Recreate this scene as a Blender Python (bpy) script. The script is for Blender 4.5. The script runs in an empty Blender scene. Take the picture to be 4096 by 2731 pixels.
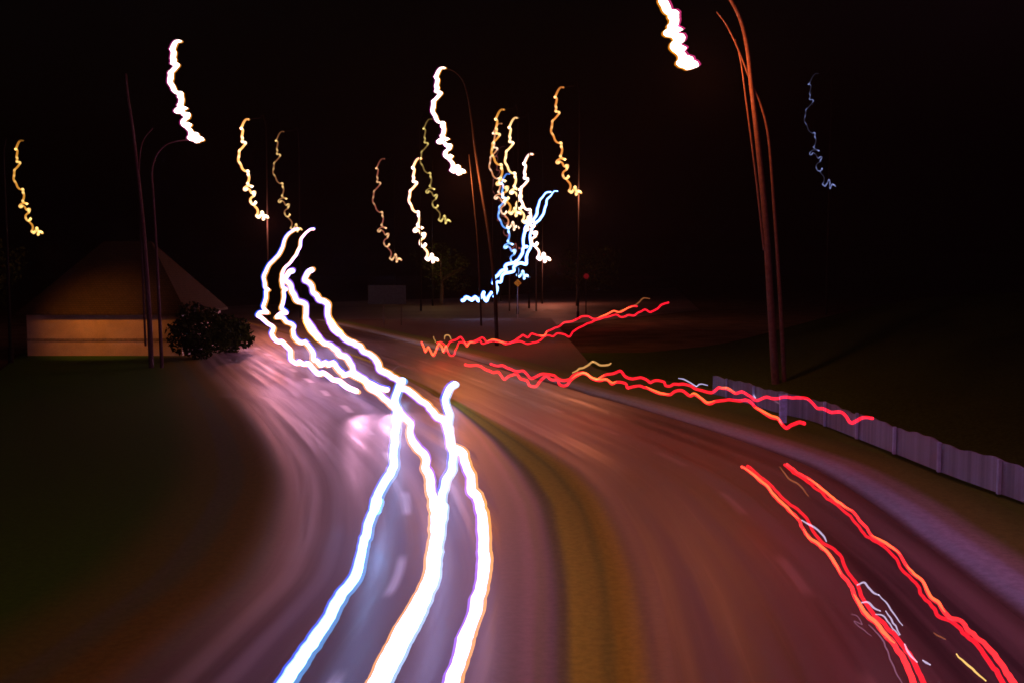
import bpy, bmesh, math, random
import numpy as np
from mathutils import Vector

# ------------------------------------------------------------------ camera, sky, exposure
scene = bpy.context.scene
col = scene.collection
H = 5.0                                   # eye height, from a footbridge over the road
F = 35.0 / 36.0 * 4096.0                  # focal length in photo pixels
HORIZON = 1090.0
PITCH = math.atan((1365.5 - HORIZON) / F)
cam_data = bpy.data.cameras.new('camera')
cam_data.lens = 35.0
cam_data.sensor_width = 36.0
cam_data.clip_end = 3000.0
cam = bpy.data.objects.new('camera', cam_data)
cam.location = (0, 0, H)
cam.rotation_euler = (math.radians(90) - PITCH, 0, 0)
col.objects.link(cam)
scene.camera = cam

world = bpy.data.worlds.new('World')
scene.world = world
world.use_nodes = True
wn = world.node_tree
bg = wn.nodes['Background']
sky = wn.nodes.new('ShaderNodeTexSky')
sky.sky_type = 'NISHITA'
sky.sun_disc = False
sky.sun_elevation = math.radians(-3.6)
sky.sun_rotation = math.radians(200)
wn.links.new(sky.outputs['Color'], bg.inputs['Color'])
bg.inputs['Strength'].default_value = 0.03

vs = scene.view_settings
vs.view_transform = 'Standard'
vs.look = 'None'
vs.exposure = 0.0
vs.gamma = 1.0
scene.cycles.use_denoising = True
scene.cycles.pixel_filter_type = 'BLACKMAN_HARRIS'
scene.cycles.filter_width = 1.6
scene.cycles.max_bounces = 4
scene.cycles.transparent_max_bounces = 64
scene.cycles.sample_clamp_indirect = 3.0

random.seed(4)
rng = np.random.default_rng(4)

# ------------------------------------------------------------------ helpers
def ray(px, py):
    u = (px - 2048.0) / F
    v = (1365.5 - py) / F
    c, s = math.cos(PITCH), math.sin(PITCH)
    return np.array([u, c + v * s, -s + v * c])

def at(px, py, Y):
    """photo pixel + distance down the road -> point"""
    r = ray(px, py)
    return np.array([0, 0, H]) + r * (Y / r[1])

def on_plane(px, py, z=0.0):
    r = ray(px, py)
    return np.array([0, 0, H]) + r * ((z - H) / r[2])

def srgb(r, g, b):
    f = lambda c: c / 12.92 if c <= 0.04045 else ((c + 0.055) / 1.055) ** 2.4
    return tuple(f(c / 255.0) for c in (r, g, b))

def crop(x0, y0, s, pts):
    return [(x0 + x / s, y0 + y / s) for x, y in pts]

def spline(P, step):
    """Catmull-Rom through the rows of P, resampled at about `step` (first two columns measure length)"""
    P = np.asarray(P, float)
    if len(P) < 3:
        n = max(2, int(np.linalg.norm(P[-1, :2] - P[0, :2]) / step))
        t = np.linspace(0, 1, n)[:, None]
        return P[0] * (1 - t) + P[-1] * t
    E = np.vstack([2 * P[0] - P[1], P, 2 * P[-1] - P[-2]])
    out = []
    for i in range(1, len(E) - 2):
        p0, p1, p2, p3 = E[i - 1], E[i], E[i + 1], E[i + 2]
        n = max(2, int(np.linalg.norm((p2 - p1)[:2]) / step))
        for k in range(n):
            t = k / n
            out.append(0.5 * (2 * p1 + (p2 - p0) * t + (2 * p0 - 5 * p1 + 4 * p2 - p3) * t * t
                              + (3 * p1 - p0 - 3 * p2 + p3) * t ** 3))
    out.append(P[-1])
    return np.array(out)

class Shape:
    def __init__(self):
        self.v, self.f, self.c = [], [], []
    def tube(self, P, R, sides=10, colours=None, caps=True, squash=(1, 1, 1)):
        squash = np.array(squash, float)
        P = np.asarray(P, float); n = len(P)
        R = np.full(n, R) if np.isscalar(R) else np.asarray(R, float)
        T = np.zeros_like(P)
        T[1:-1] = P[2:] - P[:-2]; T[0] = P[1] - P[0]; T[-1] = P[-1] - P[-2]
        L = np.linalg.norm(T, axis=1); L[L < 1e-9] = 1; T /= L[:, None]
        nrm = np.cross(T[0], [0.31, 0.2, 0.93]); nrm /= np.linalg.norm(nrm)
        b0 = len(self.v)
        for i in range(n):
            nrm = nrm - T[i] * np.dot(nrm, T[i]); l = np.linalg.norm(nrm)
            if l < 1e-6:
                nrm = np.cross(T[i], [1, 0, 0.2]); l = np.linalg.norm(nrm)
            nrm = nrm / l
            bn = np.cross(T[i], nrm)
            for k in range(sides):
                a = 2 * math.pi * k / sides
                self.v.append(tuple(P[i] + R[i] * squash * (math.cos(a) * nrm + math.sin(a) * bn)))
                self.c.append(colours[i] if colours is not None else (1, 1, 1))
        for i in range(n - 1):
            for k in range(sides):
                a = b0 + i * sides + k; b = b0 + i * sides + (k + 1) % sides
                self.f.append((a, b, b + sides, a + sides))
        if caps:
            for i, sgn in ((0, -1), (n - 1, 1)):
                self.ball(P[i], R[i] * 0.99, colours[i] if colours is not None else (1, 1, 1), 10, 6, tuple(squash))
    def ball(self, p, r, c=(1, 1, 1), seg=10, rings=7, squash=(1, 1, 1)):
        b0 = len(self.v)
        for j in range(rings + 1):
            th = math.pi * j / rings
            for k in range(seg):
                a = 2 * math.pi * k / seg
                self.v.append((p[0] + squash[0] * r * math.sin(th) * math.cos(a), p[1] + squash[1] * r * math.sin(th) * math.sin(a),
                               p[2] + squash[2] * r * math.cos(th)))
                self.c.append(c)
        for j in range(rings):
            for k in range(seg):
                a = b0 + j * seg + k; b = b0 + j * seg + (k + 1) % seg
                self.f.append((a, b, b + seg, a + seg))
    def box(self, c, size, rotz=0.0):
        b0 = len(self.v)
        cs, sn = math.cos(rotz), math.sin(rotz)
        for dz in (-.5, .5):
            for dx, dy in ((-.5, -.5), (.5, -.5), (.5, .5), (-.5, .5)):
                x, y = dx * size[0], dy * size[1]
                self.v.append((c[0] + x * cs - y * sn, c[1] + x * sn + y * cs, c[2] + dz * size[2]))
                self.c.append((1, 1, 1))
        for q in ((0, 3, 2, 1), (4, 5, 6, 7), (0, 1, 5, 4), (1, 2, 6, 5), (2, 3, 7, 6), (3, 0, 4, 7)):
            self.f.append(tuple(b0 + i for i in q))
    def quad(self, a, b, c, d):
        b0 = len(self.v)
        self.v += [tuple(a), tuple(b), tuple(c), tuple(d)]; self.c += [(1, 1, 1)] * 4
        self.f.append((b0, b0 + 1, b0 + 2, b0 + 3))
    def build(self, name, mat, parent=None, smooth=True, colours=False, attrs=None, origin=None):
        o3 = np.array(origin if origin is not None else (0, 0, 0), float)
        me = bpy.data.meshes.new(name)
        me.from_pydata([tuple(np.array(v) - o3) for v in self.v], [], self.f)
        if colours:
            a = me.attributes.new('light', 'FLOAT_COLOR', 'POINT')
            a.data.foreach_set('color', np.array([(c[0], c[1], c[2], 1.0) for c in self.c], dtype=np.float32).ravel())
        for nme, vals in (attrs or {}).items():
            a = me.attributes.new(nme, 'FLOAT', 'POINT')
            a.data.foreach_set('value', np.array(vals, dtype=np.float32))
        me.materials.append(mat)
        if smooth:
            me.polygons.foreach_set('use_smooth', [True] * len(me.polygons))
        me.update()
        o = bpy.data.objects.new(name, me)
        col.objects.link(o)
        if parent is not None:
            o.parent = parent
            w, q = np.zeros(3), parent
            while q is not None:
                w += np.array(q.location); q = q.parent
            o.location = tuple(o3 - w)
        else:
            o.location = tuple(o3)
        return o

def tag(o, label, cat, group=None, kind=None):
    o['label'] = label
    o['category'] = cat
    if group: o['group'] = group
    if kind: o['kind'] = kind
    return o

def struct(o, kind='structure'):
    o['kind'] = kind
    return o

def empty(name, loc):
    o = bpy.data.objects.new(name, None)
    o.location = tuple(loc); o.empty_display_size = 0.3
    col.objects.link(o)
    return o

# ------------------------------------------------------------------ materials
class Nodes:
    def __init__(self, name):
        self.m = bpy.data.materials.new(name); self.m.use_nodes = True
        self.t = self.m.node_tree; self.n = self.t.nodes; self.l = self.t.links
        self.p = self.n['Principled BSDF']
    def new(self, kind, **kw):
        x = self.n.new(kind)
        for k, v in kw.items(): setattr(x, k, v)
        return x
    def attr(self, name):
        return self.new('ShaderNodeAttribute', attribute_name=name).outputs['Fac']
    def math(self, op, a, b=None, c=None):
        x = self.new('ShaderNodeMath', operation=op)
        for i, s in enumerate((a, b, c)):
            if s is None: continue
            if isinstance(s, (int, float)): x.inputs[i].default_value = s
            else: self.l.new(s, x.inputs[i])
        return x.outputs[0]
    def smooth(self, v, lo, hi, a=0.0, b=1.0):
        x = self.new('ShaderNodeMapRange', interpolation_type='SMOOTHSTEP')
        self.l.new(v, x.inputs[0])
        for i, q in enumerate((lo, hi, a, b)): x.inputs[i + 1].default_value = q
        return x.outputs[0]
    def combine(self, x, y, z=0.0):
        c = self.new('ShaderNodeCombineXYZ')
        for i, s in enumerate((x, y, z)):
            if isinstance(s, (int, float)): c.inputs[i].default_value = s
            else: self.l.new(s, c.inputs[i])
        return c.outputs[0]
    def noise(self, vec, scale, detail=4, rough=0.55):
        x = self.new('ShaderNodeTexNoise')
        x.inputs['Scale'].default_value = scale; x.inputs['Detail'].default_value = detail
        x.inputs['Roughness'].default_value = rough
        if vec is not None: self.l.new(vec, x.inputs['Vector'])
        return x.outputs['Fac']
    def mix(self, fac, a, b):
        x = self.new('ShaderNodeMix', data_type='RGBA')
        if isinstance(fac, (int, float)): x.inputs[0].default_value = fac
        else: self.l.new(fac, x.inputs[0])
        for i, s in ((6, a), (7, b)):
            if isinstance(s, tuple): x.inputs[i].default_value = (*s, 1)
            else: self.l.new(s, x.inputs[i])
        return x.outputs[2]
    def see_through(self, emission):
        """light only: it adds to what lies behind and blocks nothing"""
        a = self.new('ShaderNodeAddShader'); t = self.new('ShaderNodeBsdfTransparent')
        self.l.new(emission, a.inputs[0]); self.l.new(t.outputs[0], a.inputs[1])
        self.l.new(a.outputs[0], self.n['Material Output'].inputs['Surface'])
    def base(self, c):
        if isinstance(c, tuple): self.p.inputs['Base Color'].default_value = (*c, 1)
        else: self.l.new(c, self.p.inputs['Base Color'])
    def bump(self, h, strength, dist=0.02):
        b = self.new('ShaderNodeBump'); b.inputs['Strength'].default_value = strength; b.inputs['Distance'].default_value = dist
        self.l.new(h, b.inputs['Height']); self.l.new(b.outputs[0], self.p.inputs['Normal'])

def glow_mat(name, colour, strength, sample=False):
    k = Nodes(name)
    k.n.remove(k.p)
    strength *= 0.5
    e = k.new('ShaderNodeEmission')
    e.inputs['Color'].default_value = (*colour, 1); e.inputs['Strength'].default_value = strength
    k.see_through(e.outputs[0])
    k.m.cycles.emission_sampling = 'FRONT' if sample else 'NONE'
    return k.m

def glow_attr_mat(name):
    k = Nodes(name)
    k.n.remove(k.p)
    e = k.new('ShaderNodeEmission')
    a = k.new('ShaderNodeAttribute', attribute_name='light')
    k.l.new(a.outputs['Color'], e.inputs['Color'])
    e.inputs['Strength'].default_value = 0.5
    k.see_through(e.outputs[0])
    k.m.cycles.emission_sampling = 'NONE'
    return k.m

def plain(name, colour, rough=0.6, metal=0.0, var=0.25, scale=6.0, spec=0.2):
    k = Nodes(name)
    tc = k.new('ShaderNodeTexCoord').outputs['Object']
    n = k.noise(tc, scale, 5)
    dark = tuple(c * (1 - var) for c in colour); light = tuple(min(1, c * (1 + var)) for c in colour)
    k.base(k.mix(k.smooth(n, 0.3, 0.7), dark, light))
    k.p.inputs['Roughness'].default_value = rough; k.p.inputs['Metallic'].default_value = metal
    k.p.inputs['Specular IOR Level'].default_value = spec
    return k.m

LAMP = glow_attr_mat('lamp_light')

# ------------------------------------------------------------------ road layout: every edge is x as a function of distance y
def edge(px):
    W = np.array([on_plane(*p)[:2] for p in px])
    W = W[np.argsort(W[:, 1])]
    return W
EL = edge([(300, 2950), (592, 2731), (735, 2598), (871, 2482), (1061, 2312), (1150, 2129), (1184, 1972), (1177, 1890),
           (1129, 1788), (1068, 1698), (986, 1603), (871, 1494), (782, 1400), (735, 1330), (690, 1270)])
ML = edge([(2217, 2950), (2217, 2560), (2217, 2316), (2203, 2214), (2163, 2017), (2081, 1881), (1972, 1758), (1815, 1622),
           (1650, 1530), (1480, 1450), (1300, 1385), (1130, 1330), (950, 1280)])
MR = edge([(2575, 2950), (2537, 2560), (2503, 2316), (2445, 2146), (2375, 1990), (2278, 1880), (2142, 1786), (1980, 1690),
           (1810, 1596), (1640, 1512), (1480, 1442), (1300, 1380), (1130, 1327), (950, 1279)])
ER = edge([(4600, 2890), (4096, 2483), (3939, 2364), (3791, 2245), (3642, 2132), (3523, 2037), (3375, 1937), (3232, 1860),
           (2992, 1772), (2788, 1704), (2550, 1632), (2300, 1560), (2050, 1490), (1850, 1430), (1650, 1375), (1450, 1325), (1250, 1280)])
YS = np.concatenate([np.linspace(9.5, 40, 150), np.linspace(40.4, 104, 110)])
def xs(E, off=0.0):
    x = np.interp(YS, E[:, 1], E[:, 0])
    k = np.hanning(15); k /= k.sum()
    xp = np.concatenate([x[:1].repeat(7) - (x[1] - x[0]) * np.arange(7, 0, -1), x, x[-1:].repeat(7) + (x[-1] - x[-2]) * np.arange(1, 8)])
    return np.convolve(xp, k, 'valid') + off
XEL, XML, XMR, XER = xs(EL), xs(ML), xs(MR), xs(ER)
XMR = np.maximum(XMR, XML + 0.12)
ALONG = np.concatenate([[0], np.cumsum(np.hypot(np.diff(YS), np.diff((XEL + XER) / 2)))])

def strip(name, xa, xb, z, mat, cols=28, zfun=None):
    s = Shape(); lat, alo, rel = [], [], []
    for i, y in enumerate(YS):
        for j in range(cols + 1):
            t = j / cols
            x = xa[i] * (1 - t) + xb[i] * t
            zz = z + (zfun(t, y) if zfun else 0.0)
            s.v.append((x, y, zz)); s.c.append((1, 1, 1))
            lat.append(t * (xb[i] - xa[i])); alo.append(ALONG[i]); rel.append(t)
    n = cols + 1
    for i in range(len(YS) - 1):
        for j in range(cols):
            a = i * n + j
            s.f.append((a, a + 1, a + n + 1, a + n))
    return s.build(name, mat, attrs={'across': lat, 'along': alo, 'share': rel})

def asphalt(name, lane, dash_on, edge_lines, base=(0.060, 0.052, 0.055)):
    k = Nodes(name)
    ac, al, sh = k.attr('across'), k.attr('along'), k.attr('share')
    tc = k.new('ShaderNodeTexCoord').outputs['Object']
    streak = k.noise(k.combine(k.math('MULTIPLY', ac, 1.6), k.math('MULTIPLY', al, 0.035)), 1.0, 5, 0.6)
    streak2 = k.noise(k.combine(k.math('MULTIPLY', ac, 7.0), k.math('MULTIPLY', al, 0.10), 3.0), 1.0, 3, 0.6)
    grain = k.noise(tc, 60, 3)
    c = k.mix(k.smooth(streak, 0.32, 0.70), tuple(x * 0.5 for x in base), tuple(x * 1.75 for x in base))
    c = k.mix(k.math('MULTIPLY', k.smooth(streak2, 0.48, 0.75), 0.5), c, tuple(x * 1.9 for x in base))
    c = k.mix(k.math('MULTIPLY', k.smooth(grain, 0.4, 0.62), 0.22), c, tuple(x * 0.55 for x in base))
    # polished wheel tracks
    w = k.math('ABSOLUTE', k.math('SINE', k.math('MULTIPLY', k.math('SUBTRACT', sh, 0.03), 4 * math.pi)))
    c = k.mix(k.math('MULTIPLY', k.smooth(w, 0.55, 1.0), 0.30), c, tuple(x * 0.6 for x in base))
    # worn dashes of the lane line
    d = k.math('ABSOLUTE', k.math('SUBTRACT', sh, lane))
    line = k.smooth(d, 0.004, 0.028, 1.0, 0.0)
    ph = k.math('FRACT', k.math('DIVIDE', al, 5.2))
    dash = k.math('MULTIPLY', k.smooth(ph, 0.05, 0.16), k.smooth(ph, 0.42, 0.56, 1.0, 0.0))
    f = k.math('MULTIPLY', k.math('MULTIPLY', line, dash), dash_on)
    c = k.mix(k.math('MULTIPLY', f, k.smooth(streak2, 0.2, 0.7, 0.5, 1.0)), c, (0.52, 0.48, 0.46))
    # faded edge lines
    for pos, wd, amt in edge_lines:
        d = k.math('ABSOLUTE', k.math('SUBTRACT', ac, pos) if pos >= 0 else k.math('SUBTRACT', k.math('SUBTRACT', k.math('DIVIDE', ac, k.math('MAXIMUM', sh, 0.001)), ac), -pos))
        c = k.mix(k.math('MULTIPLY', k.smooth(d, wd * 0.2, wd, 1.0, 0.0), amt), c, (0.40, 0.37, 0.36))
    # dust swept to the gutters
    c = k.mix(k.math('MULTIPLY', k.smooth(sh, 0.0, 0.20, 1.0, 0.0), 0.6), c, (0.060, 0.042, 0.022))
    c = k.mix(k.math('MULTIPLY', k.smooth(sh, 0.91, 1.0), 0.45), c, (0.085, 0.06, 0.04))
    k.base(c)
    r = k.smooth(streak, 0.3, 0.7, 0.36, 0.58)
    k.l.new(r, k.p.inputs['Roughness'])
    k.bump(grain, 0.25, 0.01)
    return k.m

def turf(name, base, far=None):
    k = Nodes(name)
    tc = k.new('ShaderNodeTexCoord').outputs['Object']
    n1 = k.noise(tc, 0.35, 5); n2 = k.noise(tc, 9.0, 5, 0.7); n3 = k.noise(tc, 60, 2)
    c = k.mix(k.smooth(n1, 0.35, 0.65), tuple(x * 0.7 for x in base), tuple(x * 1.3 for x in base))
    c = k.mix(k.math('MULTIPLY', k.smooth(n2, 0.4, 0.7), 0.5), c, tuple(x * 0.5 for x in base))
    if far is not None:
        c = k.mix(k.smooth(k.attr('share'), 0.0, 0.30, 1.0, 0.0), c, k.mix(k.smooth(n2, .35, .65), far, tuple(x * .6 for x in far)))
    k.base(c)
    k.p.inputs['Roughness'].default_value = 0.95
    k.p.inputs['Specular IOR Level'].default_value = 0.0
    k.bump(n3, 0.5, 0.05)
    return k.m

M_GRASS = turf('dry_grass', (0.040, 0.085, 0.008))
M_HILL = turf('hill_grass', (0.006, 0.012, 0.004), (0.045, 0.08, 0.012))  # foot lighter than the top: lamp glow painted into the colour
M_KERB = plain('kerb_stone', (0.11, 0.085, 0.085), 0.85, var=0.3, scale=3)
M_GUTTER = plain('gutter_stone', (0.26, 0.28, 0.44), 0.7, var=0.25, scale=2)
def margin(name, stops, grass, by='across', wobble=.5, paved=False):
    """verge whose surface changes softly with the distance from the road edge: [(metres, colour)]"""
    k = Nodes(name)
    ac, al = k.attr(by), k.attr('along')
    tc = k.new('ShaderNodeTexCoord').outputs['Object']
    n = k.noise(k.combine(k.math('MULTIPLY', k.attr('across'), 1.2), k.math('MULTIPLY', al, 0.06)), 1.0, 4)
    wob = k.math('ADD', ac, k.math('MULTIPLY', k.math('SUBTRACT', n, 0.5), wobble))
    c = k.mix(0.0, stops[0][1], stops[0][1])
    for (d0, _), (d1, c1) in zip(stops[:-1], stops[1:]):
        c = k.mix(k.smooth(wob, d0, d1), c, c1)
    g = k.noise(tc, 8.0, 5, .7)
    c2 = k.new('ShaderNodeHueSaturation'); k.l.new(c, c2.inputs['Color'])
    k.l.new(k.smooth(g, .3, .7, .84, 1.12), c2.inputs['Value'])
    k.base(c2.outputs[0])
    k.p.inputs['Roughness'].default_value = .9; k.p.inputs['Specular IOR Level'].default_value = .1
    if paved:
        k.l.new(k.math('ADD', k.smooth(k.attr(by), paved[0], paved[1], .46, .9), k.smooth(k.attr(by), paved[2], paved[3], 0, -.44)), k.p.inputs['Roughness'])
        k.l.new(k.math('ADD', k.smooth(k.attr(by), paved[0], paved[1], .5, .05), k.smooth(k.attr(by), paved[2], paved[3], 0, .45)), k.p.inputs['Specular IOR Level'])
    k.bump(g, .12, .03)
    return k.m
GR = (0.022, 0.075, 0.003)
M_LVERGE = margin('left_verge', [(0, GR), (7.5, GR), (9.0, (.06, .075, .010)), (9.25, (.055, .07, .025)), (9.55, (.055, .07, .02)), (9.9, (.075, .065, .008)),
                                 (10.45, (.085, .065, .008)), (10.75, (.06, .055, .025)), (11.0, (.064, .046, .040))], GR, 'across', .5, (-2, -1, 10.1, 10.95))
M_RVERGE = margin('right_verge', [(0, (.042, .085, .008)), (34, (.042, .085, .008)), (52, (.066, .047, .034)), (150, (.066, .047, .034))], None, 'along', 4.0)
M_PAVE = margin('pavement_edge', [(0, (.075, .06, .058)), (.3, (.20, .30, .40)), (.6, (.25, .33, .42)), (1.0, (.19, .21, .17)), (1.5, (.09, .13, .025)), (2.6, (.05, .09, .012))], GR)  # bluish band: scatter from the near headlights tinted into the colour
ROADC = (.066, .049, .059)
M_MEDIAN = margin('worn_median', [(0, ROADC), (.10, ROADC), (.19, (.125, .085, .10)), (.25, (.085, .075, .055)), (.31, (.115, .085, .085)), (.38, (.11, .10, .035)),
                                  (.47, (.27, .25, .024)), (.58, (.24, .23, .024)), (.65, (.17, .18, .022)), (.71, (.24, .22, .02)), (.78, (.27, .24, .022)), (.92, (.08, .065, .05)), (1, ROADC)], None, 'share', .10, (.25, .45, .72, .95))
M_LROAD = asphalt('left_asphalt', 0.46, 0.75, [(0.38, 0.26, 0.34), (0.95, .22, .22), (-0.30, 0.20, 0.30)], (0.058, 0.038, 0.052))
M_RROAD = asphalt('right_asphalt', 0.50, 0.22, [(0.30, 0.2, 0.15), (-0.35, 0.35, 0.15)], (0.066, 0.051, 0.058))
M_STEEL = plain('galvanised_steel', (0.30, 0.27, 0.26), 0.6, 0.0, 0.15, 2)
M_DIM = plain('weathered_steel', (0.07, 0.065, 0.06), .7)
M_DARK = plain('dark_steel', (0.003, 0.003, 0.003), 0.9, 0.0, 0.2, 2)

# ground: one sheet to the horizon
g = Shape(); R = 900
nx = 60
gx = np.concatenate([np.linspace(-R, -80, 12), np.linspace(-70, 70, 57), np.linspace(80, R, 12)])
gy = np.concatenate([np.linspace(-120, 0, 6), np.linspace(3, 150, 50), np.linspace(165, 1400, 16)])
for y in gy:
    for x in gx:
        g.v.append((x, y, -0.10)); g.c.append((1, 1, 1))
for i in range(len(gy) - 1):
    for j in range(len(gx) - 1):
        a = i * len(gx) + j
        g.f.append((a, a + 1, a + len(gx) + 1, a + len(gx)))
struct(g.build('ground', turf('worn_earth', (0.052, 0.040, 0.026))))
struct(strip('road', XEL, XML, 0.0, M_LROAD, 40))
struct(strip('road', XMR, XER, 0.0, M_RROAD, 48))
WID = XMR - XML
EXT = np.minimum(1.1, 0.5 * WID)
struct(strip('median', XML - EXT * 1.5, XMR + EXT * .9, 0.006, M_MEDIAN, 30))
struct(strip('verge', XEL - 11.0, XEL, -0.004, M_LVERGE, 44))
struct(strip('pavement', XER, XER + 2.6, -0.004, M_PAVE, 20, lambda t, y: 0.09 * min(1, t * 6)))
# verge between the pavement and the fence
FB = edge([(2300, 1500), (2600, 1545), (2900, 1605), (3115, 1675), (3250, 1706), (3550, 1830), (3800, 1935), (4096, 2045), (4700, 2290), (5200, 2500)])
XFB = xs(FB)
XFB = np.maximum(XFB, XER + 2.2)
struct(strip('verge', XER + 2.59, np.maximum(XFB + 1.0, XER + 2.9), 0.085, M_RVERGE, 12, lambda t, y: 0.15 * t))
# hill behind the fence
hs = Shape(); NH = 40; rise = []
YH = [y for y in YS if y < 68]
for i, y in enumerate(YH):
    for j in range(NH + 1):
        t = j / NH
        d = 70 * t ** 1.6
        q = min(1, d / 16.0); q = q * q * (3 - 2 * q)
        fade = min(1, max(0, (66 - y) / 24.0)); q *= fade * fade * (3 - 2 * fade)
        z = -0.25 + 0.45 * min(1, fade * 3) + 4.3 * q + 0.35 * math.sin(0.21 * y + 0.15 * d) * q
        hs.v.append((XFB[i] + 0.9 + d, y, z)); hs.c.append((1, 1, 1)); rise.append(t)
for i in range(len(YH) - 1):
    for j in range(NH):
        a = i * (NH + 1) + j
        hs.f.append((a, a + 1, a + NH + 2, a + NH + 1))
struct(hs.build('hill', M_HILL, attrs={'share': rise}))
# far stretch of road that bends back to the right
fr = Shape()
near = spline([on_plane(*p) for p in [(700, 1340), (1050, 1345), (1400, 1345), (1850, 1330), (2310, 1290), (2800, 1240)]], 2.0)
farr = spline([on_plane(*p) for p in [(700, 1250), (900, 1225), (1400, 1205), (1850, 1190), (2310, 1163), (2700, 1150)]], 2.0)
N = 120
ti = np.linspace(0, 1, N)
A_ = np.array([np.interp(ti, np.linspace(0, 1, len(near)), near[:, q]) for q in range(3)]).T
B_ = np.array([np.interp(ti, np.linspace(0, 1, len(farr)), farr[:, q]) for q in range(3)]).T
for i in range(N):
    for j in range(5):
        p = A_[i] * (1 - j / 4) + B_[i] * j / 4
        fr.v.append((p[0], p[1], -0.05)); fr.c.append((1, 1, 1))
for i in range(N - 1):
    for j in range(4):
        a = i * 5 + j
        fr.f.append((a, a + 5, a + 6, a + 1))
struct(fr.build('far_road', plain('far_asphalt', (0.075, 0.06, 0.058), 0.7, 0, .5, .05)))

# ------------------------------------------------------------------ street lamps
# the path every lamp's light draws in the air, traced once (pixels of a 3.136x crop)
SQ = [(485, 98), (455, 96), (432, 112), (410, 145), (390, 190), (374, 220), (362, 226), (380, 224), (397, 242), (394, 280), (384, 330),
      (390, 348), (390, 372), (384, 402), (396, 406), (418, 408), (430, 422), (410, 455), (375, 495), (345, 525), (342, 560), (336, 605),
      (328, 640), (332, 670), (345, 690), (362, 720), (378, 765), (402, 793), (428, 804), (454, 800), (458, 818), (458, 850), (470, 885),
      (464, 930), (450, 965), (446, 976), (470, 995), (514, 1018), (490, 1010), (452, 1004), (425, 1015), (402, 1040), (405, 1062),
      (424, 1060), (436, 1040), (456, 1048), (474, 1060), (486, 1085), (505, 1105), (520, 1092), (544, 1086), (542, 1104), (530, 1128),
      (524, 1146), (496, 1165), (481, 1190), (483, 1222), (500, 1250), (525, 1256), (548, 1246), (552, 1222), (543, 1240), (528, 1262),
      (545, 1290), (565, 1312), (579, 1345), (574, 1385), (560, 1415), (575, 1425), (590, 1438), (606, 1415), (620, 1394), (632, 1362),
      (640, 1362), (648, 1395), (646, 1430), (652, 1466), (662, 1440), (676, 1412), (700, 1424), (715, 1440)]
SQ = np.array(SQ, float)
SQN = (SQ - SQ[0]) / 3.136            # source pixels from the start
SPAN = SQN[-1]
BEADS = [(374, 224, .9), (388, 346, .7), (386, 403, .8), (426, 416, 1.0), (345, 525, .5), (336, 605, .4), (345, 690, .4), (452, 801, 1.25),
         (459, 850, 1.1), (447, 973, .9), (508, 1014, 1.0), (430, 1050, .9), (405, 1050, .7), (520, 1092, 1.2), (532, 1124, 1.25), (550, 1222, 1.2),
         (516, 1252, .9), (484, 1222, .6), (566, 1418, .9), (590, 1430, .9), (606, 1410, 1.0), (634, 1362, 1.1), (648, 1400, .8), (652, 1460, .9),
         (676, 1418, 1.9), (698, 1426, 1.3)]
def dwell(u, v):
    """how long the light rested near this spot of the path"""
    s = 0.0
    for bx, by, w in BEADS:
        d2 = ((u - bx) ** 2 + (v - by) ** 2) / 20.0 ** 2
        s += w * math.exp(-d2)
    return min(s, 1.8)

def squiggle(start, end, Y, width, thin, bead, outer, sides=8, bead_size=1.0, step=2.2, lift=0.0):
    """light path as (core, rim) shapes; start/end in photo pixels"""
    d = np.array(end) - np.array(start)
    sy = d[1] / SPAN[1]; sx = sy
    shear = (d[0] - SPAN[0] * sx) / d[1]
    raw = spline(SQ, 3.136 * step)
    P, R, C, RC, S = [], [], [], [], []
    thin, bead = np.array(thin), np.array(bead)
    for u, v in raw:
        q = np.array([(u - SQ[0, 0]) / 3.136 * sx, (v - SQ[0, 1]) / 3.136 * sy])
        q[0] += shear * q[1]
        px = np.array(start) + q
        D = dwell(u, v)
        k = min(1.0, D / 1.1)
        P.append(at(px[0], px[1], Y))
        R.append(width / 2 * (1 + 0.30 * k * bead_size) * Y / F)
        tail = min(1.0, max(0.0, (v - 90) / 110.0))
        C.append(tuple((thin * (1 - k) + bead * k) * (0.45 + 0.55 * tail)))
    P, R = np.array(P), np.array(R)
    sq = (1.22, 1, .62) if width > 12 else (1.05, 1, .92)
    core = Shape(); core.tube(P, R, sides, C, squash=sq)
    big = at(start[0] + (690 - SQ[0, 0]) / 3.136 * sx + shear * (1422 - SQ[0, 1]) / 3.136 * sy,
             start[1] + (1422 - SQ[0, 1]) / 3.136 * sy, Y)
    core.ball(big, width * 0.7 * bead_size * Y / F, tuple(bead * 1.3), 12, 8, (1.5, 1, 0.75))
    rim = Shape()
    if outer is not None:
        for (dx, dy, colr) in outer:
            off = (np.array([dx, 0, -dy]) * Y / F)
            rim.tube(P + off, R * 1.04, sides, [colr] * len(P), squash=sq)
    return core, rim, P

def lamp_post(root, base, top, tip, r0, r1, mat, name='post'):
    """upright post with a bracket that curves over to the light"""
    s = Shape()
    base, top, tip = map(lambda q: np.array(q, float), (base, top, tip))
    pts = [base, base * .5 + top * .5, top]
    mid = top + (tip - top) * 0.35 + np.array([0, 0, abs(tip[0] - top[0]) * 0.28])
    pts += [mid, tip]
    Q = spline(np.array(pts)[:, [2, 0, 1]], 0.35)[:, [1, 2, 0]]
    rr = np.linspace(r0, r1, len(Q))
    s.tube(Q, rr, 10)
    s.tube(np.array([base, base + [0, 0, 0.9]]), r0 * 1.5, 10)
    return s.build(name, mat, root)

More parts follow.
